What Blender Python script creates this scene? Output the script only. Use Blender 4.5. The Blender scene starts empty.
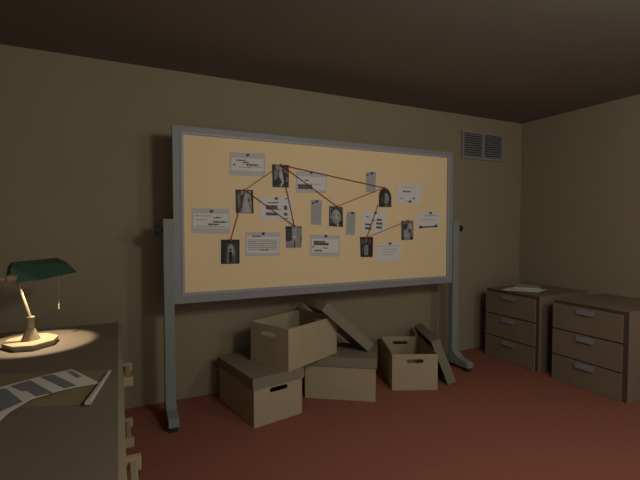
import bpy, bmesh, math, random
from mathutils import Vector, Matrix
random.seed(4)
S = bpy.context.scene
COL = S.collection
R = math.radians

# ------------------------------------------------------------------ materials
def lin(c):
    return tuple((v/255/12.92 if v/255 <= .04045 else ((v/255+.055)/1.055)**2.4) for v in c)
def mat(name, col, rough=.8, metal=0., noise=0., scale=8., spec=.3, emit=0., bump=0.):
    m = bpy.data.materials.new(name); m.use_nodes = True
    nt = m.node_tree; b = nt.nodes['Principled BSDF']
    b.inputs['Roughness'].default_value = rough
    b.inputs['Metallic'].default_value = metal
    b.inputs['Specular IOR Level'].default_value = spec
    c = (*col, 1)
    b.inputs['Base Color'].default_value = c
    if noise or bump:
        tc = nt.nodes.new('ShaderNodeTexCoord')
        nz = nt.nodes.new('ShaderNodeTexNoise'); nz.inputs['Scale'].default_value = scale
        nz.inputs['Detail'].default_value = 4
        nt.links.new(tc.outputs['Object'], nz.inputs['Vector'])
    if noise:
        rp = nt.nodes.new('ShaderNodeValToRGB')
        rp.color_ramp.elements[0].position = .3; rp.color_ramp.elements[1].position = .7
        rp.color_ramp.elements[0].color = (*[v*(1-noise) for v in col], 1)
        rp.color_ramp.elements[1].color = (*[min(1, v*(1+noise)) for v in col], 1)
        nt.links.new(nz.outputs['Fac'], rp.inputs['Fac'])
        nt.links.new(rp.outputs['Color'], b.inputs['Base Color'])
    if bump:
        bp = nt.nodes.new('ShaderNodeBump'); bp.inputs['Strength'].default_value = bump
        nt.links.new(nz.outputs['Fac'], bp.inputs['Height'])
        nt.links.new(bp.outputs['Normal'], b.inputs['Normal'])
    if emit:
        b.inputs['Emission Color'].default_value = c
        b.inputs['Emission Strength'].default_value = emit
    return m
M = dict(
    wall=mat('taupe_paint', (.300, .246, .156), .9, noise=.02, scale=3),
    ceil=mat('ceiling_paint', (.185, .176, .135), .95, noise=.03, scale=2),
    floor=mat('red_carpet', (.330, .120, .084), .95, noise=.10, scale=60, bump=.1, spec=.1),
    cork=mat('tan_cork', (.88, .68, .40), .9, noise=.012, scale=4, spec=.1),
    alu=mat('grey_metal', (.275, .275, .275), .55, spec=.4),
    alu_lip=mat('pale_metal', (.36, .36, .375), .5, spec=.4),
    post=mat('painted_steel', (.245, .262, .245), .6),
    rubber=mat('black_rubber', (.03, .03, .03), .8),
    box=mat('beige_cardboard', (.430, .350, .225), .9, noise=.03, scale=12, spec=.1),
    lid=mat('grey_cardboard', (.250, .215, .150), .9, noise=.03, scale=12, spec=.1),
    cab=mat('brown_laminate', (.228, .175, .118), .7, noise=.05, scale=5),
    draw=mat('brown_drawer', (.218, .168, .112), .7, noise=.05, scale=5),
    handle=mat('brushed_silver', (.225, .225, .240), .5, spec=.4),
    cabedge=mat('dark_edging', (.085, .060, .036), .8),
    vent=mat('vent_metal', (.27, .255, .25), .6),
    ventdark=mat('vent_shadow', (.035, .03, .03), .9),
    desk=mat('desk_wood', (.190, .148, .104), .75, noise=.06, scale=6),
    deskedge=mat('desk_edge', (.235, .188, .125), .7),
    brass=mat('brass', (.47, .36, .22), .55, spec=.3),
    brass_mid=mat('half_lit_brass', (.34, .27, .165), .55, spec=.3),  # same brass in a middle tone, weaker lamplight put into the cone's colour
    brass_unlit=mat('unlit_brass', (.27, .215, .135), .55, spec=.3),  # same brass darkened, shade on rim, collar and arm put into the colour
    ivory=mat('cream_handle', (.36, .285, .175), .6),
    shade=mat('green_glass', (.042, .094, .060), .55, spec=.2),
    shade_in=mat('white_glass', (.7, .7, .62), .6),
    bulb=mat('warm_bulb', (1, .78, .5), .5, emit=4),
    manila=mat('manila', (.265, .190, .105), .9, noise=.04, scale=15),
    sheet=mat('print_paper', (.70, .66, .56), .8),
    stripm=mat('strip_paper', (.46, .43, .375), .85),
    slate=mat('print_slate', (.195, .195, .212), .7),
    sleeve=mat('sleeve_grey', (.56, .535, .53), .7),
    note=mat('note_white', (.74, .72, .68), .85),
    notegrey=mat('note_grey', (.43, .43, .405), .85),
    scrib=mat('scribble_ink', (.145, .125, .11), .85),
    ink=mat('ink', (.075, .062, .055), .8),
    inkpale=mat('pale_ink', (.34, .325, .32), .8),
    string=mat('red_string', (.36, .072, .042), .9),
    redpin=mat('red_plastic', (.55, .035, .03), .4),
    bluepin=mat('blue_plastic', (.045, .04, .30), .4),
    steel=mat('pin_steel', (.5, .5, .5), .4, metal=1),
)
GREY = {}
def grey(v):
    k = round(v, 3)
    k = round(k*1.3, 3) if k > .1 else k
    if k not in GREY:
        GREY[k] = mat('photo_grey', (k*1.02, k*.98, k*.96), .6)
    return GREY[k]

# ------------------------------------------------------------------ helpers
class MB:
    def __init__(s):
        s.bm = bmesh.new(); s.mats = []
    def mi(s, m):
        if m not in s.mats: s.mats.append(m)
        return s.mats.index(m)
    def face(s, pts, m=None):
        vs = [s.bm.verts.new(Vector(p)) for p in pts]
        f = s.bm.faces.new(vs)
        if m: f.material_index = s.mi(m)
        return f
    def hexa(s, b, t, m=None):          # two matching loops, bottom and top
        n = len(b)
        vb = [s.bm.verts.new(Vector(p)) for p in b]; vt = [s.bm.verts.new(Vector(p)) for p in t]
        fs = [s.bm.faces.new(list(reversed(vb))), s.bm.faces.new(vt)]
        for i in range(n):
            j = (i+1) % n
            fs.append(s.bm.faces.new([vb[i], vb[j], vt[j], vt[i]]))
        if m:
            for f in fs: f.material_index = s.mi(m)
    def box(s, a, b, m=None, X=None, bev=0.):
        (x0, y0, z0), (x1, y1, z1) = a, b
        x0, x1 = sorted((x0, x1)); y0, y1 = sorted((y0, y1)); z0, z1 = sorted((z0, z1))
        q = [(x0, y0), (x1, y0), (x1, y1), (x0, y1)]
        B = [Vector((*p, z0)) for p in q]; T = [Vector((*p, z1)) for p in q]
        if X: B = [X @ p for p in B]; T = [X @ p for p in T]
        s.hexa(B, T, m)
    def tube(s, pts, r, n=10, m=None):
        pts = [Vector(p) for p in pts]
        rs = r if isinstance(r, (list, tuple)) else [r]*len(pts)
        loops = []
        for i, p in enumerate(pts):
            d = (pts[min(i+1, len(pts)-1)]-pts[max(i-1, 0)]).normalized()
            a = d.orthogonal().normalized() if i == 0 else (a - d*a.dot(d)).normalized()
            b = d.cross(a)
            loops.append([s.bm.verts.new(p + (a*math.cos(2*math.pi*k/n)+b*math.sin(2*math.pi*k/n))*rs[i]) for k in range(n)])
        fs = []
        for l0, l1 in zip(loops, loops[1:]):
            for k in range(n):
                fs.append(s.bm.faces.new([l0[k], l0[(k+1) % n], l1[(k+1) % n], l1[k]]))
        fs.append(s.bm.faces.new(list(reversed(loops[0])))); fs.append(s.bm.faces.new(loops[-1]))
        if m:
            for f in fs: f.material_index = s.mi(m)
    def build(s, name, m, parent=None, bevel=0., smooth=False):
        bmesh.ops.recalc_face_normals(s.bm, faces=s.bm.faces)
        me = bpy.data.meshes.new(name); s.bm.to_mesh(me); s.bm.free()
        for k in (s.mats or [m]): me.materials.append(k)
        if smooth:
            for p in me.polygons: p.use_smooth = True
        o = bpy.data.objects.new(name, me); COL.objects.link(o)
        if parent: o.parent = parent
        if bevel:
            b = o.modifiers.new('bevel', 'BEVEL'); b.width = bevel; b.segments = 2; b.limit_method = 'ANGLE'
        return o
def tag(o, label, cat, group=None):
    o['label'] = label; o['category'] = cat
    if group: o['group'] = group
    return o
def empty(name, loc, label, cat, group=None, rz=0.):
    o = bpy.data.objects.new(name, None); COL.objects.link(o)
    o.location = loc; o.rotation_euler = (0, 0, rz); o.empty_display_size = .05
    return tag(o, label, cat, group)
def struct(o):
    o['kind'] = 'structure'; return o

# ------------------------------------------------------------------ the room
D, XR, H, XL, YF = 3.199, 4.007, 2.4106, -2.6, -2.2
m = MB(); m.box((XL-.1, YF, -.1), (XR+.1, D+.1, 0)); struct(m.build('floor', M['floor']))
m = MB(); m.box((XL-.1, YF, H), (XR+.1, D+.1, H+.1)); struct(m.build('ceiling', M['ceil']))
m = MB(); m.box((XL-.1, D, 0), (XR+.1, D+.1, H)); struct(m.build('wall_back', M['wall']))
m = MB(); m.box((XR, YF, 0), (XR+.1, D, H)); struct(m.build('wall_right', M['wall']))
m = MB(); m.box((XL-.1, YF, 0), (XL, D, H)); struct(m.build('wall_left', M['wall']))

# ------------------------------------------------------------------ air vent on the back wall
v = empty('air_vent', (3.413, D, 2.112), 'grey two-panel louvred air vent high on the wall near the corner', 'vent')
w2, h2 = .290, .142
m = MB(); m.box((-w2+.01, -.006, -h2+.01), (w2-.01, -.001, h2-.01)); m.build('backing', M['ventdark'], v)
m = MB()
t = .024
m.box((-w2, -.022, h2-t), (w2, 0, h2)); m.box((-w2, -.022, -h2), (w2, 0, -h2+t))
m.box((-w2, -.022, -h2+t), (-w2+t, 0, h2-t)); m.box((w2-t, -.022, -h2+t), (w2, 0, h2-t))
m.box((-.016, -.022, -h2+t), (.016, 0, h2-t))
m.build('frame', M['vent'], v)
for sx in (-1, 1):
    m = MB(); n = 10
    for i in range(n):
        z = -h2+t+(i+.5)*(2*h2-2*t)/n
        x0, x1 = sorted((sx*.016, sx*(w2-t)))
        m.hexa([(x0, -.018, z-.009), (x1, -.018, z-.009), (x1, -.007, z+.003), (x0, -.007, z+.003)],
               [(x0, -.018, z-.005), (x1, -.018, z-.005), (x1, -.007, z+.007), (x0, -.007, z+.007)])
    m.build('louvre_panel', M['vent'], v)

# ------------------------------------------------------------------ rolling bulletin board
bx0, bx1, bz0, bz1, by = .319, 2.724, .773, 1.950, 2.88
bd = empty('bulletin_board', (1.52, 2.9, 0), 'large tan pin board in a grey frame on a grey metal stand', 'bulletin board')
bd_off = Vector((1.52, 2.9, 0))
def bb(a, b): return (Vector(a)-bd_off, Vector(b)-bd_off)
FW = .066
m = MB(); m.box(*bb((bx0+.02, 2.891, bz0+.02), (bx1-.02, 2.915, bz1-.02))); m.build('cork_panel', M['cork'], bd)
m = MB()
o0 = [(bx0, bz0), (bx1, bz0), (bx1, bz1), (bx0, bz1)]
i0 = [(.386, .843), (2.660, .836), (2.660, 1.900), (.386, 1.898)]
mid = [tuple(a*.26+b*.74 for a, b in zip(p, q)) for p, q in zip(o0, i0)]
def P(p, y): return Vector((p[0], y, p[1]))-bd_off
for k in range(4):
    j = (k+1) % 4
    m.face([P(o0[k], by), P(o0[j], by), P(mid[j], by), P(mid[k], by)], M['alu'])
    m.face([P(mid[k], by), P(mid[j], by), P(mid[j], by-.006), P(mid[k], by-.006)], M['alu_lip'])
    m.face([P(mid[k], by-.006), P(mid[j], by-.006), P(i0[j], by-.006), P(i0[k], by-.006)], M['alu_lip'])
    m.face([P(i0[k], by-.006), P(i0[j], by-.006), P(i0[j], 2.892), P(i0[k], 2.892)], M['alu_lip'])
    m.face([P(o0[k], by), P(o0[j], by), P(o0[j], 2.925), P(o0[k], 2.925)], M['alu'])
m.face([P(p, 2.925) for p in o0], M['alu'])
m.build('frame', M['alu'], bd)
for (x0, x1, sx) in ((.253, .3185, -1), (2.7245, 2.797, 1)):
    m = MB(); m.box(*bb((x0, 2.868, .040), (x1, 2.928, 1.338))); m.build('post', M['post'], bd, bevel=.004)
    m = MB()
    # foot: a bar with a sloped shoulder where the post meets it
    y0, y1 = 2.685, 2.955
    fx0, fx1 = x0+.001, x1-.001
    prof = [(y0, .036), (y1, .036), (y1, .095), (2.868, .150), (2.80, .100), (y0+.02, .084), (y0, .072)]
    m.hexa([Vector((fx0, y, z))-bd_off for y, z in prof], [Vector((fx1, y, z))-bd_off for y, z in prof])
    m.build('foot', M['post'], bd)
    for yy in (y0+.012, y1-.06):
        m = MB(); m.box(*bb((fx0+.008, yy, 0), (fx1-.008, yy+.048, .036))); m.build('foot_pad', M['rubber'], bd)
    m = MB(); xx = x0 if sx < 0 else x1
    m.tube([Vector((xx, 2.9, 1.266))-bd_off, Vector((xx+sx*.014, 2.9, 1.266))-bd_off, Vector((xx+sx*.014, 2.9, 1.266))-bd_off+Vector((sx*.0001, 0, 0)), Vector((xx+sx*.046, 2.9, 1.266))-bd_off], [.012, .012, .030, .030], 16)
    m.build('clamp_knob', M['rubber'], bd)

# ------------------------------------------------------------------ papers, photos, pins, strings on the board
CK = 2.891                      # cork surface
def uvmap(quad):
    tl, tr, br, bl = [Vector(q) for q in quad]
    def f(u, v):                # u to the right, v down
        a = tl.lerp(tr, u); b = bl.lerp(br, u)
        return a.lerp(b, v)
    return f
def plate(mb, f, cen, poly, y0, y1, mm=None):
    b = []; t_ = []
    for u, v in poly:
        p = f(u, v)
        b.append((p.x-cen.x, y0-cen.y, p.y-cen.z)); t_.append((p.x-cen.x, y1-cen.y, p.y-cen.z))
    mb.hexa(b, t_, mm)
def rect(u0, v0, u1, v1): return [(u0, v0), (u1, v0), (u1, v1), (u0, v1)]
def ell(cu, cv, ru, rv, n=14): return [(cu+ru*math.cos(2*math.pi*k/n), cv+rv*math.sin(2*math.pi*k/n)) for k in range(n)]

NOTES = dict(
N1=[(0.698, 1.804), (0.956, 1.811), (0.951, 1.646), (0.694, 1.645)],
N2=[(0.439, 1.411), (0.692, 1.409), (0.69, 1.235), (0.434, 1.244)],
N3=[(0.805, 1.248), (1.069, 1.242), (1.06, 1.072), (0.803, 1.077)],
N4=[(0.913, 1.499), (1.164, 1.506), (1.156, 1.335), (0.912, 1.337)],
N5=[(1.316, 1.487), (1.409, 1.49), (1.401, 1.297), (1.316, 1.301)],
N6=[(1.193, 1.7), (1.448, 1.695), (1.448, 1.545), (1.193, 1.54)],
N7=[(1.63, 1.404), (1.709, 1.401), (1.7, 1.213), (1.62, 1.222)],
N8=[(1.769, 1.406), (2.013, 1.405), (2.004, 1.23), (1.765, 1.244)],
N9=[(1.312, 1.225), (1.567, 1.214), (1.563, 1.048), (1.31, 1.06)],
N10=[(1.906, 1.148), (2.158, 1.148), (2.155, 0.99), (1.906, 0.995)],
N11=[(2.113, 1.642), (2.362, 1.644), (2.358, 1.484), (2.112, 1.483)],
N12=[(2.337, 1.414), (2.583, 1.413), (2.585, 1.274), (2.333, 1.262)],
N13=[(1.809, 1.726), (1.902, 1.732), (1.896, 1.56), (1.807, 1.565)])
def words(u0, u1, v, h, dens=.85):   # a line of scribbled words
    out = []; u = u0; h *= 1.35
    while u < u1-.01:
        w = min(random.uniform(.05, .13), u1-u)
        out.append([(u, v-h/2*random.uniform(.6, 1)), (u+w*dens, v-h/2*random.uniform(.6, 1)),
                    (u+w*dens, v+h/2*random.uniform(.6, 1)), (u, v+h/2*random.uniform(.6, 1))])
        u += w
    return out
BLK = set()
def blk(u0, v0, u1, v1):
    q = [(u0, v0), (u1-.02, v0+.01), (u1, v1), (u0+.01, v1-.005)]
    BLK.add(tuple(q)); return q
# per note: body material, label, inner card (or None), dark ink polygons, pale ink polygons
ND = {
'N1': ('sleeve', 'grey sleeve with a white card of slanting handwriting, topmost sheet on the board', (.04, .24, .95, .78),
       words(.17, .44, .34, .05)+words(.36, .52, .43, .05)+words(.45, .80, .52, .06)+words(.09, .17, .54, .05), words(.25, .6, .64, .03)+words(.5, .9, .60, .03)),
'N2': ('sleeve', 'grey typed sheet nearest the left edge of the board', (.04, .20, .97, .78),
       words(.56, .78, .36, .045)+words(.55, .93, .53, .05)+words(.42, .72, .63, .055), words(.08, .5, .30, .03)+words(.1, .4, .46, .03)+words(.1, .9, .72, .03)),
'N3': ('sleeve', 'grey sheet of fine typed lines, right of the photo of a dark doorway', (.03, .18, .97, .88),
       words(.20, .42, .17, .05)+words(.42, .66, .76, .035), [q for i in range(6) for q in words(.06, .92, .33+.08*i, .035, .92)]),
'N4': ('note', 'white sheet with dark redacted blocks, crossed by a red string', None,
       words(.24, .58, .25, .045)+[blk(.17, .36, .55, .56), blk(.17, .68, .54, .82), blk(.73, .37, .85, .57), blk(.74, .68, .86, .82)]+words(.55, .66, .55, .03)+words(.7, .9, .94, .04)+words(.76, .88, .08, .03), []),
'N5': ('notegrey', 'narrow grey slip with two blue pins, above the wide sheet with a bold heading', None,
       [], [q for i in range(7) for q in words(.1, .9, .3+.09*i, .02, .95)]),
'N6': ('sleeve', 'wide white sheet with a thick dark line, right of the topmost photo', (.04, .22, .97, .86),
       words(.28, .42, .40, .05)+[blk(.05, .60, .53, .84)], words(.3, .8, .58, .03)),
'N7': ('notegrey', 'narrow pale grey slip right of the portrait photo', None,
       [], [q for i in range(8) for q in words(.1, .9, .25+.08*i, .02, .95)]),
'N8': ('note', 'white sheet with six dark scribbled blocks in two columns', None,
       words(.16, .28, .25, .05)+words(.38, .52, .42, .04)+[blk(.12, .58, .38, .68), blk(.12, .76, .40, .88), blk(.58, .33, .80, .44), blk(.57, .51, .84, .62), blk(.58, .69, .82, .81)], []),
'N9': ('sleeve', 'wide grey sleeve holding a white card with a bold dark heading, low on the board', (.04, .19, .96, .82),
       [blk(.09, .28, .50, .36), blk(.10, .36, .62, .49)]+words(.06, .14, .57, .05)+words(.42, .60, .61, .04)+words(.13, .40, .74, .06), []),
'N10': ('note', 'plain pale typed sheet, lowest sheet on the right half of the board', None,
       [], words(.25, .85, .35, .03)+words(.3, .75, .5, .03)+words(.3, .7, .65, .03)+words(.05, .9, .18, .02)),
'N11': ('note', 'pale sheet pinned at its bottom edge, right of the photo of long dark hair', None,
       words(.25, .58, .38, .06)+words(.12, .28, .75, .035)+words(.66, .78, .73, .06), words(.38, .66, .88, .03)+words(.1, .8, .15, .02)),
'N12': ('note', 'white sheet with a thick black line along its bottom, nearest the right edge', None,
       [blk(.07, .86, .86, .96)]+words(.07, .20, .90, .16)+words(.76, .88, .87, .15), words(.25, .85, .24, .04)+words(.15, .8, .48, .03)),
'N13': ('notegrey', 'small narrow grey slip above and left of the photo of long dark hair', None,
       [], [q for i in range(7) for q in words(.1, .9, .28+.09*i, .02, .95)]),
}
for k, quad in NOTES.items():
    bodym, label, card, dark, pale = ND[k]
    c = sum((Vector(q) for q in quad), Vector((0, 0)))/4
    cen = Vector((c.x, CK-.001, c.y))
    f = uvmap(quad)
    e = empty('pinned_note', cen, label, 'paper note', 'notes pinned on the board')
    m = MB(); plate(m, f, cen, rect(0, 0, 1, 1), CK-.0002, CK-.0030, M[bodym]); y = CK-.0030
    if card: m.build('sheet', M[bodym], e)
    top = ('sheet', M[bodym])
    if card:
        m = MB(); plate(m, f, cen, rect(*card), y, y-.0010, M['note']); y -= .0010; top = ('card', M['note'])
    for q in dark: plate(m, f, cen, q, y, y-.0006, M['scrib' if tuple(q) in BLK else 'ink'])
    for q in pale: plate(m, f, cen, q, y, y-.0004, M['inkpale'])
    m.build(top[0], top[1], e)

PH = dict(
P1=[(1.005, 1.738), (1.135, 1.741), (1.134, 1.575), (1.008, 1.574)],
P2=[(0.735, 1.546), (0.861, 1.547), (0.864, 1.38), (0.737, 1.382)],
P3=[(0.631, 1.196), (0.761, 1.195), (0.76, 1.025), (0.629, 1.027)],
P4=[(1.108, 1.29), (1.239, 1.29), (1.237, 1.127), (1.111, 1.126)],
P5=[(1.47, 1.445), (1.591, 1.439), (1.594, 1.281), (1.47, 1.289)],
P6=[(1.932, 1.606), (2.052, 1.604), (2.056, 1.448), (1.931, 1.446)],
P7=[(1.751, 1.2), (1.876, 1.198), (1.872, 1.034), (1.757, 1.038)],
P8=[(2.16, 1.333), (2.286, 1.336), (2.285, 1.17), (2.163, 1.169)])
ARCH = [(0, 1), (0, .35), (.08, .18), (.22, .06), (.45, 0), (.62, .02), (.82, .12), (.96, .32), (1, .5), (1, 1)]
# per photo: label, base grey, outline, patches (grey, polygon) from back to front
PD = {
'P1': ('topmost black-and-white photo, with a bright white standing figure', .05, rect(0, 0, 1, 1), [
    (.17, rect(.12, .22, .34, .55)), (.20, [(.2, .0), (.5, .05), (.4, .25), (.2, .2)]), (.14, [(.6, .12), (.95, .3), (.95, .42), (.7, .3)]),
    (.36, [(.40, .32), (.58, .28), (.68, .62), (.72, .74), (.55, .98), (.45, .95), (.56, .74), (.42, .56)]),
    (.30, ell(.50, .20, .08, .09)), (.28, ell(.17, .60, .06, .05)), (.20, rect(.82, .55, .93, .75)), (.03, [(.1, .7), (.42, .66), (.46, .8), (.3, .98), (.1, .98)]), (.025, rect(.74, .42, .84, .96))]),
'P2': ('black-and-white photo of a pale path between dark sides, below and left of the topmost photo', .045, rect(0, 0, 1, 1), [
    (.25, [(.45, .05), (.88, .05), (.90, .98), (.16, .98)]), (.33, [(.55, .18), (.70, .18), (.84, .98), (.42, .98)]),
    (.14, rect(.10, .2, .26, .5)), (.26, [(.30, .05), (.46, .05), (.30, .4)]), (.17, [(.14, .5), (.28, .5), (.18, .95), (.14, .95)]),
    (.04, [(.48, .08), (.52, .14), (.26, .96), (.2, .96)]), (.05, ell(.37, .34, .07, .13)), (.09, [(.68, .4), (.72, .4), (.90, .9), (.86, .92)]), (.04, rect(.87, .04, .98, .45))]),
'P3': ('dark photo of a black figure in a lit doorway, lowest photo on the left', .025, rect(0, 0, 1, 1), [
    (.05, rect(.22, .15, .90, .96)), (.13, [(.34, .26), (.52, .14), (.70, .26), (.78, .5), (.78, .96), (.30, .96)]),
    (.26, [(.38, .30), (.53, .18), (.66, .32), (.70, .56), (.62, .66), (.40, .62)]), (.09, rect(.56, .66, .76, .95)),
    (.012, ell(.50, .42, .055, .06)), (.012, [(.42, .50), (.58, .50), (.60, .66), (.55, .95), (.46, .95), (.41, .66)])]),
'P4': ('photo of a grey standing figure beside dark stripes, with two strings meeting above it', .22, rect(0, 0, 1, 1), [
    (.035, rect(.0, .02, .38, .68)), (.13, rect(.03, .17, .36, .20)), (.12, rect(.03, .32, .36, .35)), (.12, rect(.03, .46, .36, .49)), (.10, rect(.03, .58, .36, .60)),
    (.13, [(.70, .05), (.96, .05), (.95, .2), (.72, .24)]), (.30, ell(.55, .17, .11, .13)), (.27, [(.38, .32), (.68, .30), (.75, .6), (.70, .96), (.62, .96), (.56, .66), (.5, .96), (.40, .6)]),
    (.08, [(.50, .68), (.58, .64), (.60, .97), (.48, .97)]), (.06, rect(.92, .5, .99, .72))]),
'P5': ('black-and-white portrait photo of a lined pale face, at the centre of the board', .09, rect(0, 0, 1, 1), [
    (.17, rect(.04, .10, .20, .6)), (.05, [(.12, .18), (.5, .06), (.9, .2), (.92, .5), (.1, .5)]), (.30, ell(.5, .50, .33, .36)),
    (.16, [(.22, .40), (.44, .42), (.40, .50), (.24, .47)]), (.16, [(.56, .43), (.78, .38), (.74, .46), (.58, .50)]), (.18, [(.26, .6), (.34, .56), (.44, .84), (.36, .86)]), (.40, [(.47, .25), (.56, .25), (.58, .6), (.46, .6)]), (.15, [(.40, .71), (.66, .68), (.66, .73), (.42, .76)]),
    (.04, rect(.08, .86, .42, .99)), (.03, rect(.78, .72, .98, .99)), (.36, rect(.55, .86, .68, .98))]),
'P6': ('photo of a face under long dark hair, its top rounded, highest on the right half', .045, ARCH, [
    (.20, ell(.58, .55, .22, .30)), (.30, [(.52, .36), (.70, .34), (.74, .6), (.62, .82), (.54, .6)]), (.03, [(.2, .2), (.5, .12), (.45, .5), (.36, .95), (.1, .95), (.1, .4)]),
    (.10, rect(.20, .5, .34, .8)), (.06, ell(.60, .48, .07, .03)), (.06, rect(.55, .70, .70, .73)), (.14, rect(.45, .88, .75, .97))]),
'P7': ('dark photo of two pale upright columns, lowest photo on the right half', .025, rect(0, 0, 1, 1), [
    (.10, rect(.06, .10, .32, .36)), (.09, rect(.66, .14, .86, .34)), (.18, [(.38, .05), (.56, .05), (.50, .30), (.38, .3)]),
    (.15, rect(.30, .38, .62, .92)), (.24, rect(.31, .46, .40, .88)), (.25, rect(.52, .44, .61, .88)), (.07, rect(.10, .45, .24, .85))]),
'P8': ('photo of a pale dark-haired figure, rightmost photo on the board', .15, rect(0, 0, 1, 1), [
    (.24, [(.55, .14), (.92, .14), (.9, .5), (.6, .5)]), (.05, rect(0, .02, .14, .98)), (.05, [(.16, .18), (.5, .14), (.42, .45), (.2, .5)]),
    (.27, [(.2, .5), (.55, .42), (.7, .7), (.62, .94), (.2, .94)]), (.06, ell(.68, .54, .12, .10)), (.02, ell(.10, .93, .12, .08)), (.02, ell(.86, .92, .12, .08)), (.34, rect(.62, .2, .84, .42))]),
}
for k, quad in PH.items():
    label, base, outl, patches = PD[k]
    c = sum((Vector(q) for q in quad), Vector((0, 0)))/4
    cen = Vector((c.x, CK-.001, c.y)); f = uvmap(quad)
    e = empty('pinned_photo', cen, label, 'photograph', 'photos pinned on the board')
    m = MB(); plate(m, f, cen, outl, CK-.0002, CK-.0035); m.build('print', grey(base), e)
    m = MB()
    rr = random.Random(k)
    for _ in range(0 if k in ('P3', 'P5') else 8):     # grain and small shapes in the print
        cu, cv = rr.uniform(.08, .92), rr.uniform(.12, .95); a, b_ = rr.uniform(.02, .07), rr.uniform(.02, .08)
        patches = patches+[(max(.02, base*rr.choice([.6, 1.5, 2.6])+rr.uniform(0, .05)), [(cu-a, cv-b_*rr.random()), (cu+a*rr.random(), cv-b_), (cu+a, cv+b_*rr.random()), (cu-a*rr.random(), cv+b_)])]
    for i, (g, q) in enumerate(patches):
        q = [(min(max(u, 0), 1), min(max(v, 0), 1)) for u, v in q]
        plate(m, f, cen, q, CK-.0034, CK-.0037-.00008*i, grey(g))
    m.build('image', grey(.2), e)

PINS = [('N1', .824, 1.791), ('N2', .569, 1.393), ('N3', .935, 1.236), ('N4', 1.035, 1.491), ('N5', 1.36, 1.478), ('N5', 1.328, 1.464), ('N6', 1.316, 1.694),
        ('N7', 1.675, 1.393), ('N8', 1.893, 1.396), ('N9', 1.439, 1.212), ('N10', 2.038, 1.142), ('N11', 2.242, 1.498), ('N12', 2.467, 1.402), ('N13', 1.857, 1.718), ('N13', 1.814, 1.701),
        ('P1', 1.074, 1.731), ('P2', .80, 1.540), ('P3', .698, 1.190), ('P4', 1.176, 1.284), ('P5', 1.535, 1.438), ('P6', 1.975, 1.599), ('P7', 1.812, 1.191), ('P8', 2.223, 1.327)]
PLAB = {'N1': 'the topmost grey sleeve with slanting handwriting', 'N2': 'the typed sheet nearest the left edge', 'N3': 'the sheet right of the dark doorway photo',
        'N4': 'the white sheet with redacted blocks', 'N5': 'the narrow slip above the bold heading', 'N6': 'the wide sheet right of the topmost photo',
        'N7': 'the narrow slip right of the portrait', 'N8': 'the sheet of six scribbled blocks', 'N9': 'the low sleeve with a bold heading', 'N10': 'the plain pale sheet low on the right',
        'N11': 'the bottom edge of the pale sheet', 'N12': 'the sheet with the thick black line', 'N13': 'the small slip beside the long-haired photo',
        'P1': 'the topmost photo', 'P2': 'the photo of a pale path', 'P3': 'the dark doorway photo', 'P4': 'the striped photo of a grey figure', 'P5': 'the central portrait photo',
        'P6': 'the long-haired face photo', 'P7': 'the photo of two pale columns', 'P8': 'the rightmost photo'}
seen = {}
POS = {}
protos = {}
for k, x, z in PINS:
    red = k[0] == 'P'
    seen[k] = seen.get(k, 0)+1
    pre = 'red push pin through ' if red else 'blue push pin through '
    if k in ('N5', 'N13'): pre = 'larger upper blue pin on ' if seen[k] == 1 else 'smaller lower blue pin on '
    small = k in ('N5', 'N13') and seen[k] == 2
    if red: z += .005
    loc = (x, CK-.0036, z)
    key = (red, small)
    if key not in protos:
        s = .55 if small else (.72 if red else .80)
        e = empty('push_pin', loc, pre+PLAB[k], 'push pin')
        m = MB(); m.tube([(0, 0, 0), (0, -.003, 0), (0, -.0031, 0), (0, -.012, 0), (0, -.0121, 0), (0, -.0165, 0)], [.0095*s, .0105*s, .0065*s, .0075*s, .0125*s, .0110*s], 14)
        m.build('pin_head', M['redpin' if red else 'bluepin'], e)
        protos[key] = e
    else:
        src = protos[key]; e = src.copy(); COL.objects.link(e); e.location = loc; tag(e, pre+PLAB[k], 'push pin')
        for ch in src.children:
            c2 = ch.copy(); COL.objects.link(c2); c2.parent = e
    e['group'] = 'red push pins' if red else 'blue push pins'
    if red: POS[k] = Vector((x, CK-.010, z))
STR = [('P1', 'P2'), ('P2', 'P3'), ('P2', 'P4'), ('P1', 'P4'), ('P1', 'P5'), ('P1', 'P6'), ('P5', 'P6'), ('P6', 'P7'), ('P7', 'P8')]
SHORT = {'P1': 'topmost photo', 'P2': 'pale path photo', 'P3': 'dark doorway photo', 'P4': 'striped figure photo', 'P5': 'central portrait', 'P6': 'long-haired face photo', 'P7': 'two columns photo', 'P8': 'rightmost photo'}
TRIM = {('P1', 'P4'): (.162, .008), ('P6', 'P7'): (.152, .008), ('P7', 'P8'): (.008, .060), ('P1', 'P2'): (.082, .008), ('P5', 'P6'): (.008, .038)}   # where a string comes out from behind a print
for n, (a, b) in enumerate(STR):
    A, B = POS[a], POS[b]; c = (A+B)/2; off = Vector((0, -.0064 if n == 5 else -.0002*n, 0))
    d = (B-A).normalized(); ta, tb = TRIM.get((a, b), (.008, .008))
    m = MB(); m.tube([A+d*ta+off-c, B-d*tb+off-c], .0029, 6)
    o = m.build('red_string', M['string']); o.location = c
    tag(o, 'taut red string from the %s to the %s' % (SHORT[a], SHORT[b]), 'string', 'red strings between the photos')

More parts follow.
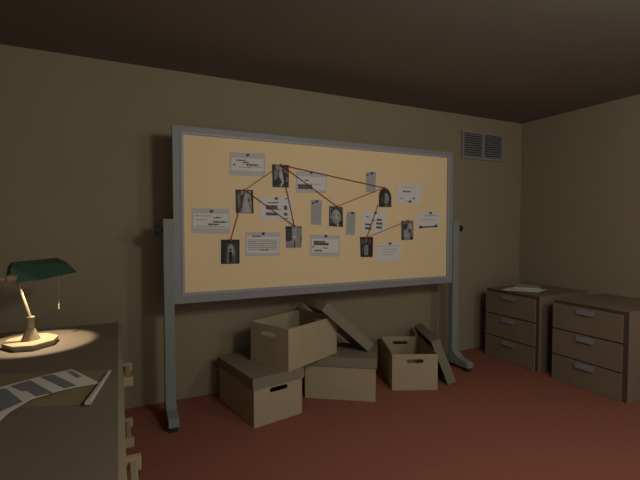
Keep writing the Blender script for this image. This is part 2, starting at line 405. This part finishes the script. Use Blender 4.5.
# ------------------------------------------------------------------ storage boxes
BW, BL = .36, .525
def stadium(cx, cz, hw, hh, n=6):
    pts = []
    for k in range(n+1):
        a = -math.pi/2+math.pi*k/n; pts.append((cx+hw-hh+hh*math.cos(a), cz+hh*math.sin(a)))
    for k in range(n+1):
        a = math.pi/2+math.pi*k/n; pts.append((cx-hw+hh+hh*math.cos(a), cz+hh*math.sin(a)))
    return pts
def wall_hole(m, x0, x1, z0, z1, y0, y1, cx, cz, hw, hh):
    bm = m.bm
    hole = stadium(cx, cz, hw, hh); n = len(hole)
    ang = [math.atan2(z-cz, x-cx) for x, z in hole]
    outer = []
    for (x, z), a in zip(hole, ang):
        dx, dz = math.cos(a), math.sin(a)
        tt = min([((x1 if dx > 0 else x0)-cx)/dx if abs(dx) > 1e-9 else 9e9, ((z1 if dz > 0 else z0)-cz)/dz if abs(dz) > 1e-9 else 9e9])
        outer.append((cx+dx*tt, cz+dz*tt))
    for cxr, czr in ((x0, z0), (x1, z0), (x1, z1), (x0, z1)):
        i = min(range(n), key=lambda q: (outer[q][0]-cxr)**2+(outer[q][1]-czr)**2)
        outer[i] = (cxr, czr)
    def ring(pts, y): return [bm.verts.new((x, y, z)) for x, z in pts]
    of, hf, ob, hb = ring(outer, y0), ring(hole, y0), ring(outer, y1), ring(hole, y1)
    for k in range(n):
        j = (k+1) % n
        for q in ([of[k], of[j], hf[j], hf[k]], [ob[j], ob[k], hb[k], hb[j]], [hf[k], hf[j], hb[j], hb[k]], [of[j], of[k], ob[k], ob[j]]):
            bm.faces.new(q)
def box_body(e, h, hz, BW=BW, BL=BL):
    t = .006
    m = MB()
    wall_hole(m, 0, BW, 0, h, 0, t, BW/2, hz, .068, .0155)
    wall_hole(m, 0, BW, 0, h, BL-t, BL, BW/2, hz, .068, .0155)
    m.box((0, t, 0), (t, BL-t, h)); m.box((BW-t, t, 0), (BW, BL-t, h))
    m.box((t, t, 0), (BW-t, BL-t, t))
    return m.build('box_body', M['box'], e)
def lid_mesh(a, b, dep):
    # local: x 0..a, y 0..b, outer top at z=0, skirt hangs to z=-dep
    t = .005; m = MB()
    m.box((0, 0, -t), (a, b, 0))
    m.box((0, 0, -dep), (a, t, -t)); m.box((0, b-t, -dep), (a, b, -t))
    m.box((0, t, -dep), (t, b-t, -t)); m.box((a-t, t, -dep), (a, b-t, -t))
    return m
G = 'beige cardboard storage boxes'
# closed box at the left
e = empty('storage_box', (.752, 2.531, 0), 'closed beige cardboard storage box with a grey lid, nearest the left post of the board', 'storage box', G, R(10.5))
box_body(e, .315, .218, .368, .555)
o = lid_mesh(.368+.022, .555+.022, .072).build('lid', M['lid'], e); o.location = (-.011, -.011, .322)
# closed box turned sideways behind it (origin at its right front corner)
a2 = R(-34.0)
e = empty('storage_box', (1.67-BL*math.cos(a2), 2.53-BL*math.sin(a2), 0), 'closed beige storage box turned long side forward, under the leaning lid and the open box', 'storage box', G, a2)
ob = box_body(e, .315, .218); ob.rotation_euler = (0, 0, R(-90)); ob.location = (0, BW, 0)
o = lid_mesh(BL+.022, BW+.022, .072).build('lid', M['lid'], e); o.location = (-.011, -.011, .322)
# open box on top of the two; its long side faces the viewer
a3 = R(25.3)
e = empty('storage_box', (.994, 2.545, .3225), 'open beige cardboard storage box without lid, stacked on top of two closed boxes', 'storage box', G, a3)
ob = box_body(e, .285, .222, .372, .535); ob.rotation_euler = (0, 0, R(-90)); ob.location = (0, .372, 0)
# open box at the right
aR = R(-24.0)
e = empty('storage_box', (1.904, 2.651, 0), 'open beige cardboard storage box standing alone on the carpet, a lid leaning on its side', 'storage box', G, aR)
box_body(e, .285, .230)
# loose lids: matrix from (short/long slant axis, width axis, normal)
def lean_lid(B, phi, th, L, W, dep, label):
    n = Vector((math.cos(phi), math.sin(phi), 0)); wv = Vector((-math.sin(phi), math.cos(phi), 0)); Z = Vector((0, 0, 1))
    e1 = -math.sin(th)*n+math.cos(th)*Z; nn = math.cos(th)*n+math.sin(th)*Z
    o = lid_mesh(L, W, dep).build('box_lid', M['lid'])
    # x axis = e1 ; y axis = +-w so that x cross y = normal
    if e1.cross(wv).dot(nn) < 0:
        yv = -wv; org = Vector(B)+nn*dep+wv*W
    else:
        yv = wv; org = Vector(B)+nn*dep
    mt = Matrix((( e1.x, yv.x, nn.x, org.x), (e1.y, yv.y, nn.y, org.y), (e1.z, yv.z, nn.z, org.z), (0, 0, 0, 1)))
    o.matrix_world = mt
    tag(o, label, 'box lid', 'loose box lids')
    return o
lean_lid((1.709, 2.686, .3225), R(1), R(48.5), .54, .31, .072, 'loose grey box lid leaning steeply against the end of the stacked open box')
lean_lid((2.375, 2.54, .001), R(-24), R(22), .38, .54, .072, 'loose grey box lid standing on the carpet, leaning on the lone open box')

# ------------------------------------------------------------------ drawer cabinets on the right
def cabinet(y0, y1, t, label):
    w = y1-y0; h = .668; fx = .016; dep = XR-.004-3.285
    e = empty('drawer_cabinet', (3.285, y0, 0), label, 'cabinet', 'drawer cabinets by the right wall')
    tf = .010
    m = MB()
    m.box((fx, 0, h-.026), (dep, w, h)); m.box((fx, 0, 0), (dep, t, h-.026)); m.box((fx, w-tf, 0), (dep, w, h-.026))
    m.box((dep-.01, t, 0), (dep, w-tf, h-.026)); m.box((fx+.01, t, 0), (dep-.01, w-tf, .012))
    m.build('carcass', M['cab'], e)
    # dark edging on the carcass front
    m = MB()
    m.box((fx-.001, 0, h-.028), (fx+.0005, w, h-.001)); m.build('front_edging', M['cabedge'], e)
    m = MB(); m.box((fx-.001, 0, 0), (fx+.0005, t, h-.028)); m.build('front_edging', M['cabedge'], e)
    zz = h-.026; dh = (h-.026+.008)/3
    for k in range(3):
        z1 = zz-k*dh; z0 = z1-dh+.011
        m = MB(); m.box((0, t, z0), (.018, w-.001, z1)); m.box((.018, t+.02, z0+.01), (dep-.04, w-.03, z1-.03))
        dr = m.build('drawer', M['draw'], e)
        cy = w/2+.011; hw = .070; zc = z1-.036
        m = MB()
        prof = [(.0005, zc+.021), (-.014, zc+.016), (-.019, zc-.016), (-.015, zc-.018), (-.010, zc+.010), (.0005, zc+.012)]
        m.hexa([(x, cy-hw, z) for x, z in prof], [(x, cy+hw, z) for x, z in prof])
        m.build('pull_handle', M['handle'], dr)
    return e
cabinet(2.425, 3.002, .030, 'brown three-drawer cabinet in the far corner with papers lying on top')
cabinet(1.712, 2.288, .036, 'brown three-drawer cabinet with a bare top, nearest the right edge of the picture')
# papers on the far cabinet
def sheets(name, quad, z, th, mm, label, bend=0.):
    c = sum((Vector(q) for q in quad), Vector((0, 0)))/4
    m = MB(); m.hexa([(q[0]-c.x, q[1]-c.y, 0) for q in quad], [(q[0]-c.x, q[1]-c.y, th) for q in quad])
    o = m.build(name, M[mm]); o.location = (c.x, c.y, z); return o
o = sheets('loose_paper', [(3.33, 2.845), (3.52, 2.60), (3.72, 2.665), (3.56, 2.92)], .6682, .004, 'note', '')
tag(o, 'lower wide pale sheet lying on the far cabinet', 'paper', 'papers on the far cabinet')
o = sheets('paper_stack', [(3.47, 2.835), (3.63, 2.66), (3.82, 2.80), (3.70, 2.96)], .6724, .016, 'notegrey', '')
tag(o, 'thin stack of pale papers lying on the wider sheet on the far cabinet', 'paper stack', 'papers on the far cabinet')

# ------------------------------------------------------------------ desk
DZ = .72
RZ = R(.2)
dk = empty('desk', (-.015, 2.0, 0), 'brown wooden desk at the left with cream drawer handles facing right', 'desk', None, RZ)
YN, YFAR, XB = -1.06, .735, -.80
m = MB(); m.box((XB, YN, DZ-.028), (-.0005, YFAR, DZ)); m.build('desktop', M['desk'], dk)
m = MB(); m.hexa([(-.0005, YN, DZ-.028), (.018, YN, DZ-.028), (.018, YN, DZ-.024), (-.0005, YN, DZ)], [(-.0005, YFAR, DZ-.028), (.018, YFAR, DZ-.028), (.018, YFAR, DZ-.024), (-.0005, YFAR, DZ)])
m.build('edge_strip', M['deskedge'], dk)
for (y0, y1, nd) in ((-.22, .53, 2), (YN+.02, -.52, 2)):
    m = MB(); m.box((XB+.03, y0, .0), (-.012, y1, DZ-.028)); m.build('pedestal', M['desk'], dk)
    hh = (DZ-.028-.03)/nd
    for k in range(nd):
        z1 = DZ-.028-.015-k*hh; z0 = z1-hh+.012
        m = MB(); m.box((-.013, y0+.012, z0), (.004, y1-.012, z1)); dr = m.build('drawer_front', M['deskedge'], dk)
        hz = (.586, .302)[k]; yc = (y0+y1)/2+.018; hl = .106
        m = MB()
        for s in (-1, 1):
            m.box((.003, yc+s*hl-.012, hz-.021), (.060, yc+s*hl+.012, hz+.021))
        m.box((.028, yc-hl, hz-.012), (.048, yc+hl, hz+.012))
        m.build('handle', M['ivory'], dr, bevel=.003)
m = MB(); m.box((XB+.03, -.52, .25), (XB+.05, -.22, DZ-.028)); m.build('modesty_panel', M['desk'], dk)
m = MB(); m.box((XB+.03, YFAR-.03, 0), (-.012, YFAR-.004, DZ-.028)); m.build('end_panel', M['desk'], dk)

# ------------------------------------------------------------------ desk lamp
lc = Vector((-.395, 2.400, DZ))
lp = empty('desk_lamp', lc, 'brass desk lamp with a dark green shade, lit, on the desk', 'lamp')
def V(x, y, z=0.): return Vector((x, y, z))-Vector((lc.x, lc.y, 0))
half = [V(-.506, 2.366), V(-.449, 2.288), V(-.368, 2.274), V(-.294, 2.344)]
octa = half+[-v for v in half]
def ring(sc, z): return [v*sc+Vector((0, 0, z)) for v in octa]
m = MB(); m.hexa(ring(.95, .0005), ring(1.0, .022)); m.build('base_rim', M['brass_unlit'], lp)
m = MB(); m.hexa(ring(1.0, .0221), ring(.985, .0255)); m.build('base_plate', M['brass'], lp)
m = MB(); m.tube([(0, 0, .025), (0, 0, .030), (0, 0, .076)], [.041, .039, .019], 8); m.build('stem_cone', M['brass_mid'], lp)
m = MB(); m.tube([(0, 0, .074), (0, 0, .128)], .0155, 10); m.tube([(0, 0, .128), (0, 0, .136)], .0185, 10); m.build('collar', M['brass_unlit'], lp)
zb = 1.04-DZ
B1, B2, B3 = V(-.445, 2.244), V(-.341, 2.323), V(-.215, 2.629)
d = Vector((-.045, .150, 0))
r1 = [B1, B2, B3, B3+d, B1+d]
r2 = [V(-.444, 2.283), V(-.380, 2.407), V(-.250, 2.510)]; r2 += [r2[2]+d*.62, r2[0]+d*.70]
r3 = [V(-.448, 2.338), V(-.405, 2.438), V(-.298, 2.585)]; r3 += [r3[2]+d*.25, r3[0]+d*.42]
ce = sum(r1, Vector())/5
m = MB(); bm = m.bm
def rg(L, z): return [bm.verts.new(v+Vector((0, 0, z))) for v in L]
def ins(L, k): return [ce.lerp(v, k) for v in L]
o1, o2, o3 = rg(r1, zb), rg(r2, zb+.065), rg(r3, zb+.082)
i1, i2 = rg(ins(r1, .93), zb), rg(ins(r2, .72), zb+.044)
def strip(a, b, mm):
    for k in range(5):
        f = bm.faces.new([a[k], a[(k+1) % 5], b[(k+1) % 5], b[k]]); f.material_index = m.mi(mm)
def tri(*v):
    bm.faces.new(v).material_index = m.mi(M['shade'])
tri(o1[0], o1[1], o2[0]); tri(o1[1], o2[1], o2[0]); tri(o1[1], o1[2], o2[2]); tri(o1[1], o2[2], o2[1])
for k in (2, 3, 4):
    n_ = (k+1) % 5; tri(o1[k], o1[n_], o2[n_], o2[k])
strip(o2, o3, M['shade']); bm.faces.new(o3).material_index = m.mi(M['shade'])
strip(i1, o1, M['shade']); strip(i2, i1, M['shade_in']); bm.faces.new(list(reversed(i2))).material_index = m.mi(M['shade_in'])
m.build('lamp_shade', M['shade'], lp)
m = MB(); m.tube([(-.001, -.004, .13), V(-.433, 2.417, .976-DZ), V(-.446, 2.425, 1.020-DZ), V(-.43, 2.44, 1.085-DZ)], [.0088, .0068, .0062, .006], 8); m.build('arm', M['brass_unlit'], lp)
kn = V(-.424, 2.190, 1.066-DZ); bar = V(-.452, 2.215, 1.0735-DZ)
m = MB(); ax = Vector((.94, .34, 0)).normalized()
m.tube([kn-ax*.020, kn+ax*.006, kn+ax*.007, kn+ax*.018], [.0165, .0175, .014, .006], 8); m.tube([kn+Vector((.0, .012, 0)), kn+Vector((.004, .075, .004))], .006, 8); m.build('shade_knob', M['brass_unlit'], lp)
m = MB(); m.tube([kn-ax*.018, kn-ax*.018-Vector((.085, .035, -.004))], .0085, 8); m.tube([kn-ax*.018-Vector((.085, .035, -.004)), kn-ax*.018-Vector((.105, .043, -.004))], [.012, .010], 8); m.build('shade_bar', M['brass_unlit'], lp)
pc = B2.lerp(B3, .56)+Vector((-.02, .03, 0))
m = MB(); m.tube([pc+Vector((0, 0, zb+.03)), pc+Vector((0, 0, zb-.150))], .0013, 6); m.tube([pc+Vector((0, 0, zb-.150)), pc+Vector((0, 0, zb-.156)), pc+Vector((0, 0, zb-.178))], [.002, .0042, .0038], 8); m.build('pull_chain', M['brass_unlit'], lp)
bc = Vector((ce.x, ce.y, zb))
m = MB(); m.tube([bc+Vector((0, 0, .044)), bc+Vector((0, 0, .036)), bc+Vector((0, 0, .024)), bc+Vector((0, 0, .018))], [.010, .017, .016, .006], 12); m.build('bulb', M['bulb'], lp, smooth=True)

# ------------------------------------------------------------------ folder, contact sheet and strip on the desk
c0 = Vector((-.05, 1.825)); uu = Vector((-.945, .326)); vv = Vector((-.225, -.975))
q = [c0, c0+uu*.50, c0+uu*.50+vv*.315, c0+vv*.315]
o = sheets('manila_folder', q, DZ+.0005, .005, 'manila', ''); tag(o, 'tan manila folder lying on the desk in front of the lamp', 'folder')
F = [(-.178, 1.877), (-.244, 1.848), (-.305, 1.815), (-.386, 1.776), (-.47, 1.735), (-.55, 1.69)]
N = [(-.073, 1.682), (-.15, 1.667), (-.198, 1.647), (-.27, 1.601), (-.308, 1.523), (-.328, 1.43)]
def zx(x): return DZ+.0062+.0070*math.sin(math.pi*max(0, min(1, (x+.50)/.43)))
cs = Vector((-.28, 1.66, DZ))
sh = empty('contact_sheet', cs, 'white curling sheet of grey printed pictures lying on the manila folder', 'printed sheet')
def patch(m, A, B, C_, D_, l0, l1, n=8):   # quad A B C D, bilinear, follows the sheet's curl
    A, B, C_, D_ = [Vector(q) for q in (A, B, C_, D_)]
    def pt(u, v, l):
        p = A.lerp(B, u).lerp(D_.lerp(C_, u), v); return Vector((p.x, p.y, zx(p.x)+l))-cs
    g = [[[m.bm.verts.new(pt(i/n, k/n, l)) for k in range(n+1)] for i in range(n+1)] for l in (l0, l1)]
    for i in range(n):
        for k in range(n):
            for L_ in g: m.bm.faces.new([L_[i][k], L_[i+1][k], L_[i+1][k+1], L_[i][k+1]])
        for k in (0, n):
            m.bm.faces.new([g[0][i][k], g[0][i+1][k], g[1][i+1][k], g[1][i][k]]); m.bm.faces.new([g[0][k][i], g[0][k][i+1], g[1][k][i+1], g[1][k][i]])
def lp2(L, t):
    t = max(0, min(len(L)-1-1e-6, t)); i = int(t); return Vector(L[i]).lerp(Vector(L[i+1]), t-i)
m = MB(); g = []
NS = 30
for l in (0, .0012):
    g.append([])
    for i in range(NS+1):
        a, b = lp2(F, 5*i/NS), lp2(N, 5*i/NS); row = []
        for k in range(7):
            p = a.lerp(b, k/6); row.append(m.bm.verts.new(Vector((p.x, p.y, zx(p.x)+l))-cs))
        g[-1].append(row)
for i in range(NS):
    for k in range(6):
        for L_ in g: m.bm.faces.new([L_[i][k], L_[i+1][k], L_[i+1][k+1], L_[i][k+1]])
    for k in (0, 6): m.bm.faces.new([g[0][i][k], g[0][i+1][k], g[1][i+1][k], g[1][i][k]])
for i in (0, NS):
    for k in range(6): m.bm.faces.new([g[0][i][k], g[0][i][k+1], g[1][i][k+1], g[1][i][k]])
m.build('sheet', M['sheet'], sh)
for qs in ([[(-.405, 1.757), (-.363, 1.75), (-.288, 1.590), (-.336, 1.535)]],
           [[(-.355, 1.766), (-.303, 1.803), (-.249, 1.702), (-.306, 1.690)], [(-.297, 1.695), (-.249, 1.7025), (-.212, 1.634), (-.257, 1.622)]],
           [[(-.275, 1.823), (-.236, 1.838), (-.146, 1.680), (-.182, 1.664)]], [[(-.194, 1.854), (-.178, 1.858), (-.136, 1.775), (-.153, 1.764)]]):
    m = MB()
    for q in qs: patch(m, *q, .0010, .0018)
    m.build('printed_picture', M['slate'], sh)
# rolled strip along the folder's right edge
A = Vector((-.044, 1.792, DZ+.0128)); B = Vector((-.100, 1.497, DZ+.0128)); c = (A+B)/2
d = (B-A).normalized(); sd = Vector((-d.y, d.x, 0)).normalized()
m = MB(); prof = [(-.010, -.0075), (.010, -.0075), (.013, .001), (.007, .009), (-.005, .009), (-.012, .002)]
m.hexa([A-c+sd*x*.45+Vector((0, 0, z*.6-.002)) for x, z in prof], [B-c+sd*x*.85+Vector((0, 0, z)) for x, z in prof])
o = m.build('paper_strip', M['stripm']); o.location = c; tag(o, 'narrow rolled white paper strip along the right edge of the manila folder', 'paper strip')

# ------------------------------------------------------------------ lights
def light(name, kind, loc, energy, col, size=.1, **k):
    l = bpy.data.lights.new(name, kind); l.energy = energy; l.color = col
    if kind in ('POINT', 'SPOT'): l.shadow_soft_size = size
    for a, b in k.items(): setattr(l, a, b)
    o = bpy.data.objects.new(name, l); COL.objects.link(o); o.location = loc
    return o
light('ceiling_lamp', 'POINT', (1.30, .05, 2.05), 45, (1, .985, .91), .16)
light('right_wall_fill', 'POINT', (2.35, -.25, 1.95), 24, (1, .985, .91), .13)  # unseen fill light, added to brighten the right wall
sp_ = light('desk_lamp_light', 'SPOT', lc+Vector((.026, .030, zb+.016)), 12.5, (1, .83, .60), .015, spot_size=R(76), spot_blend=.2)
w = bpy.data.worlds.new('World'); S.world = w; w.use_nodes = True
w.node_tree.nodes['Background'].inputs['Color'].default_value = (1, .975, .94, 1)
w.node_tree.nodes['Background'].inputs['Strength'].default_value = .40

# ------------------------------------------------------------------ camera
cam = bpy.data.cameras.new('Camera'); co = bpy.data.objects.new('Camera', cam); COL.objects.link(co)
cam.sensor_fit = 'HORIZONTAL'; cam.sensor_width = 36; cam.lens = 36*415.69/640; cam.clip_start = .02
co.location = (0, 0, 1.3); co.rotation_euler = (R(90-2.117), 0, R(-25.719))
S.camera = co
S.view_settings.view_transform = 'Standard'; S.view_settings.look = 'None'
S.view_settings.exposure = 0; S.view_settings.gamma = 1; S.view_settings.use_curve_mapping = False
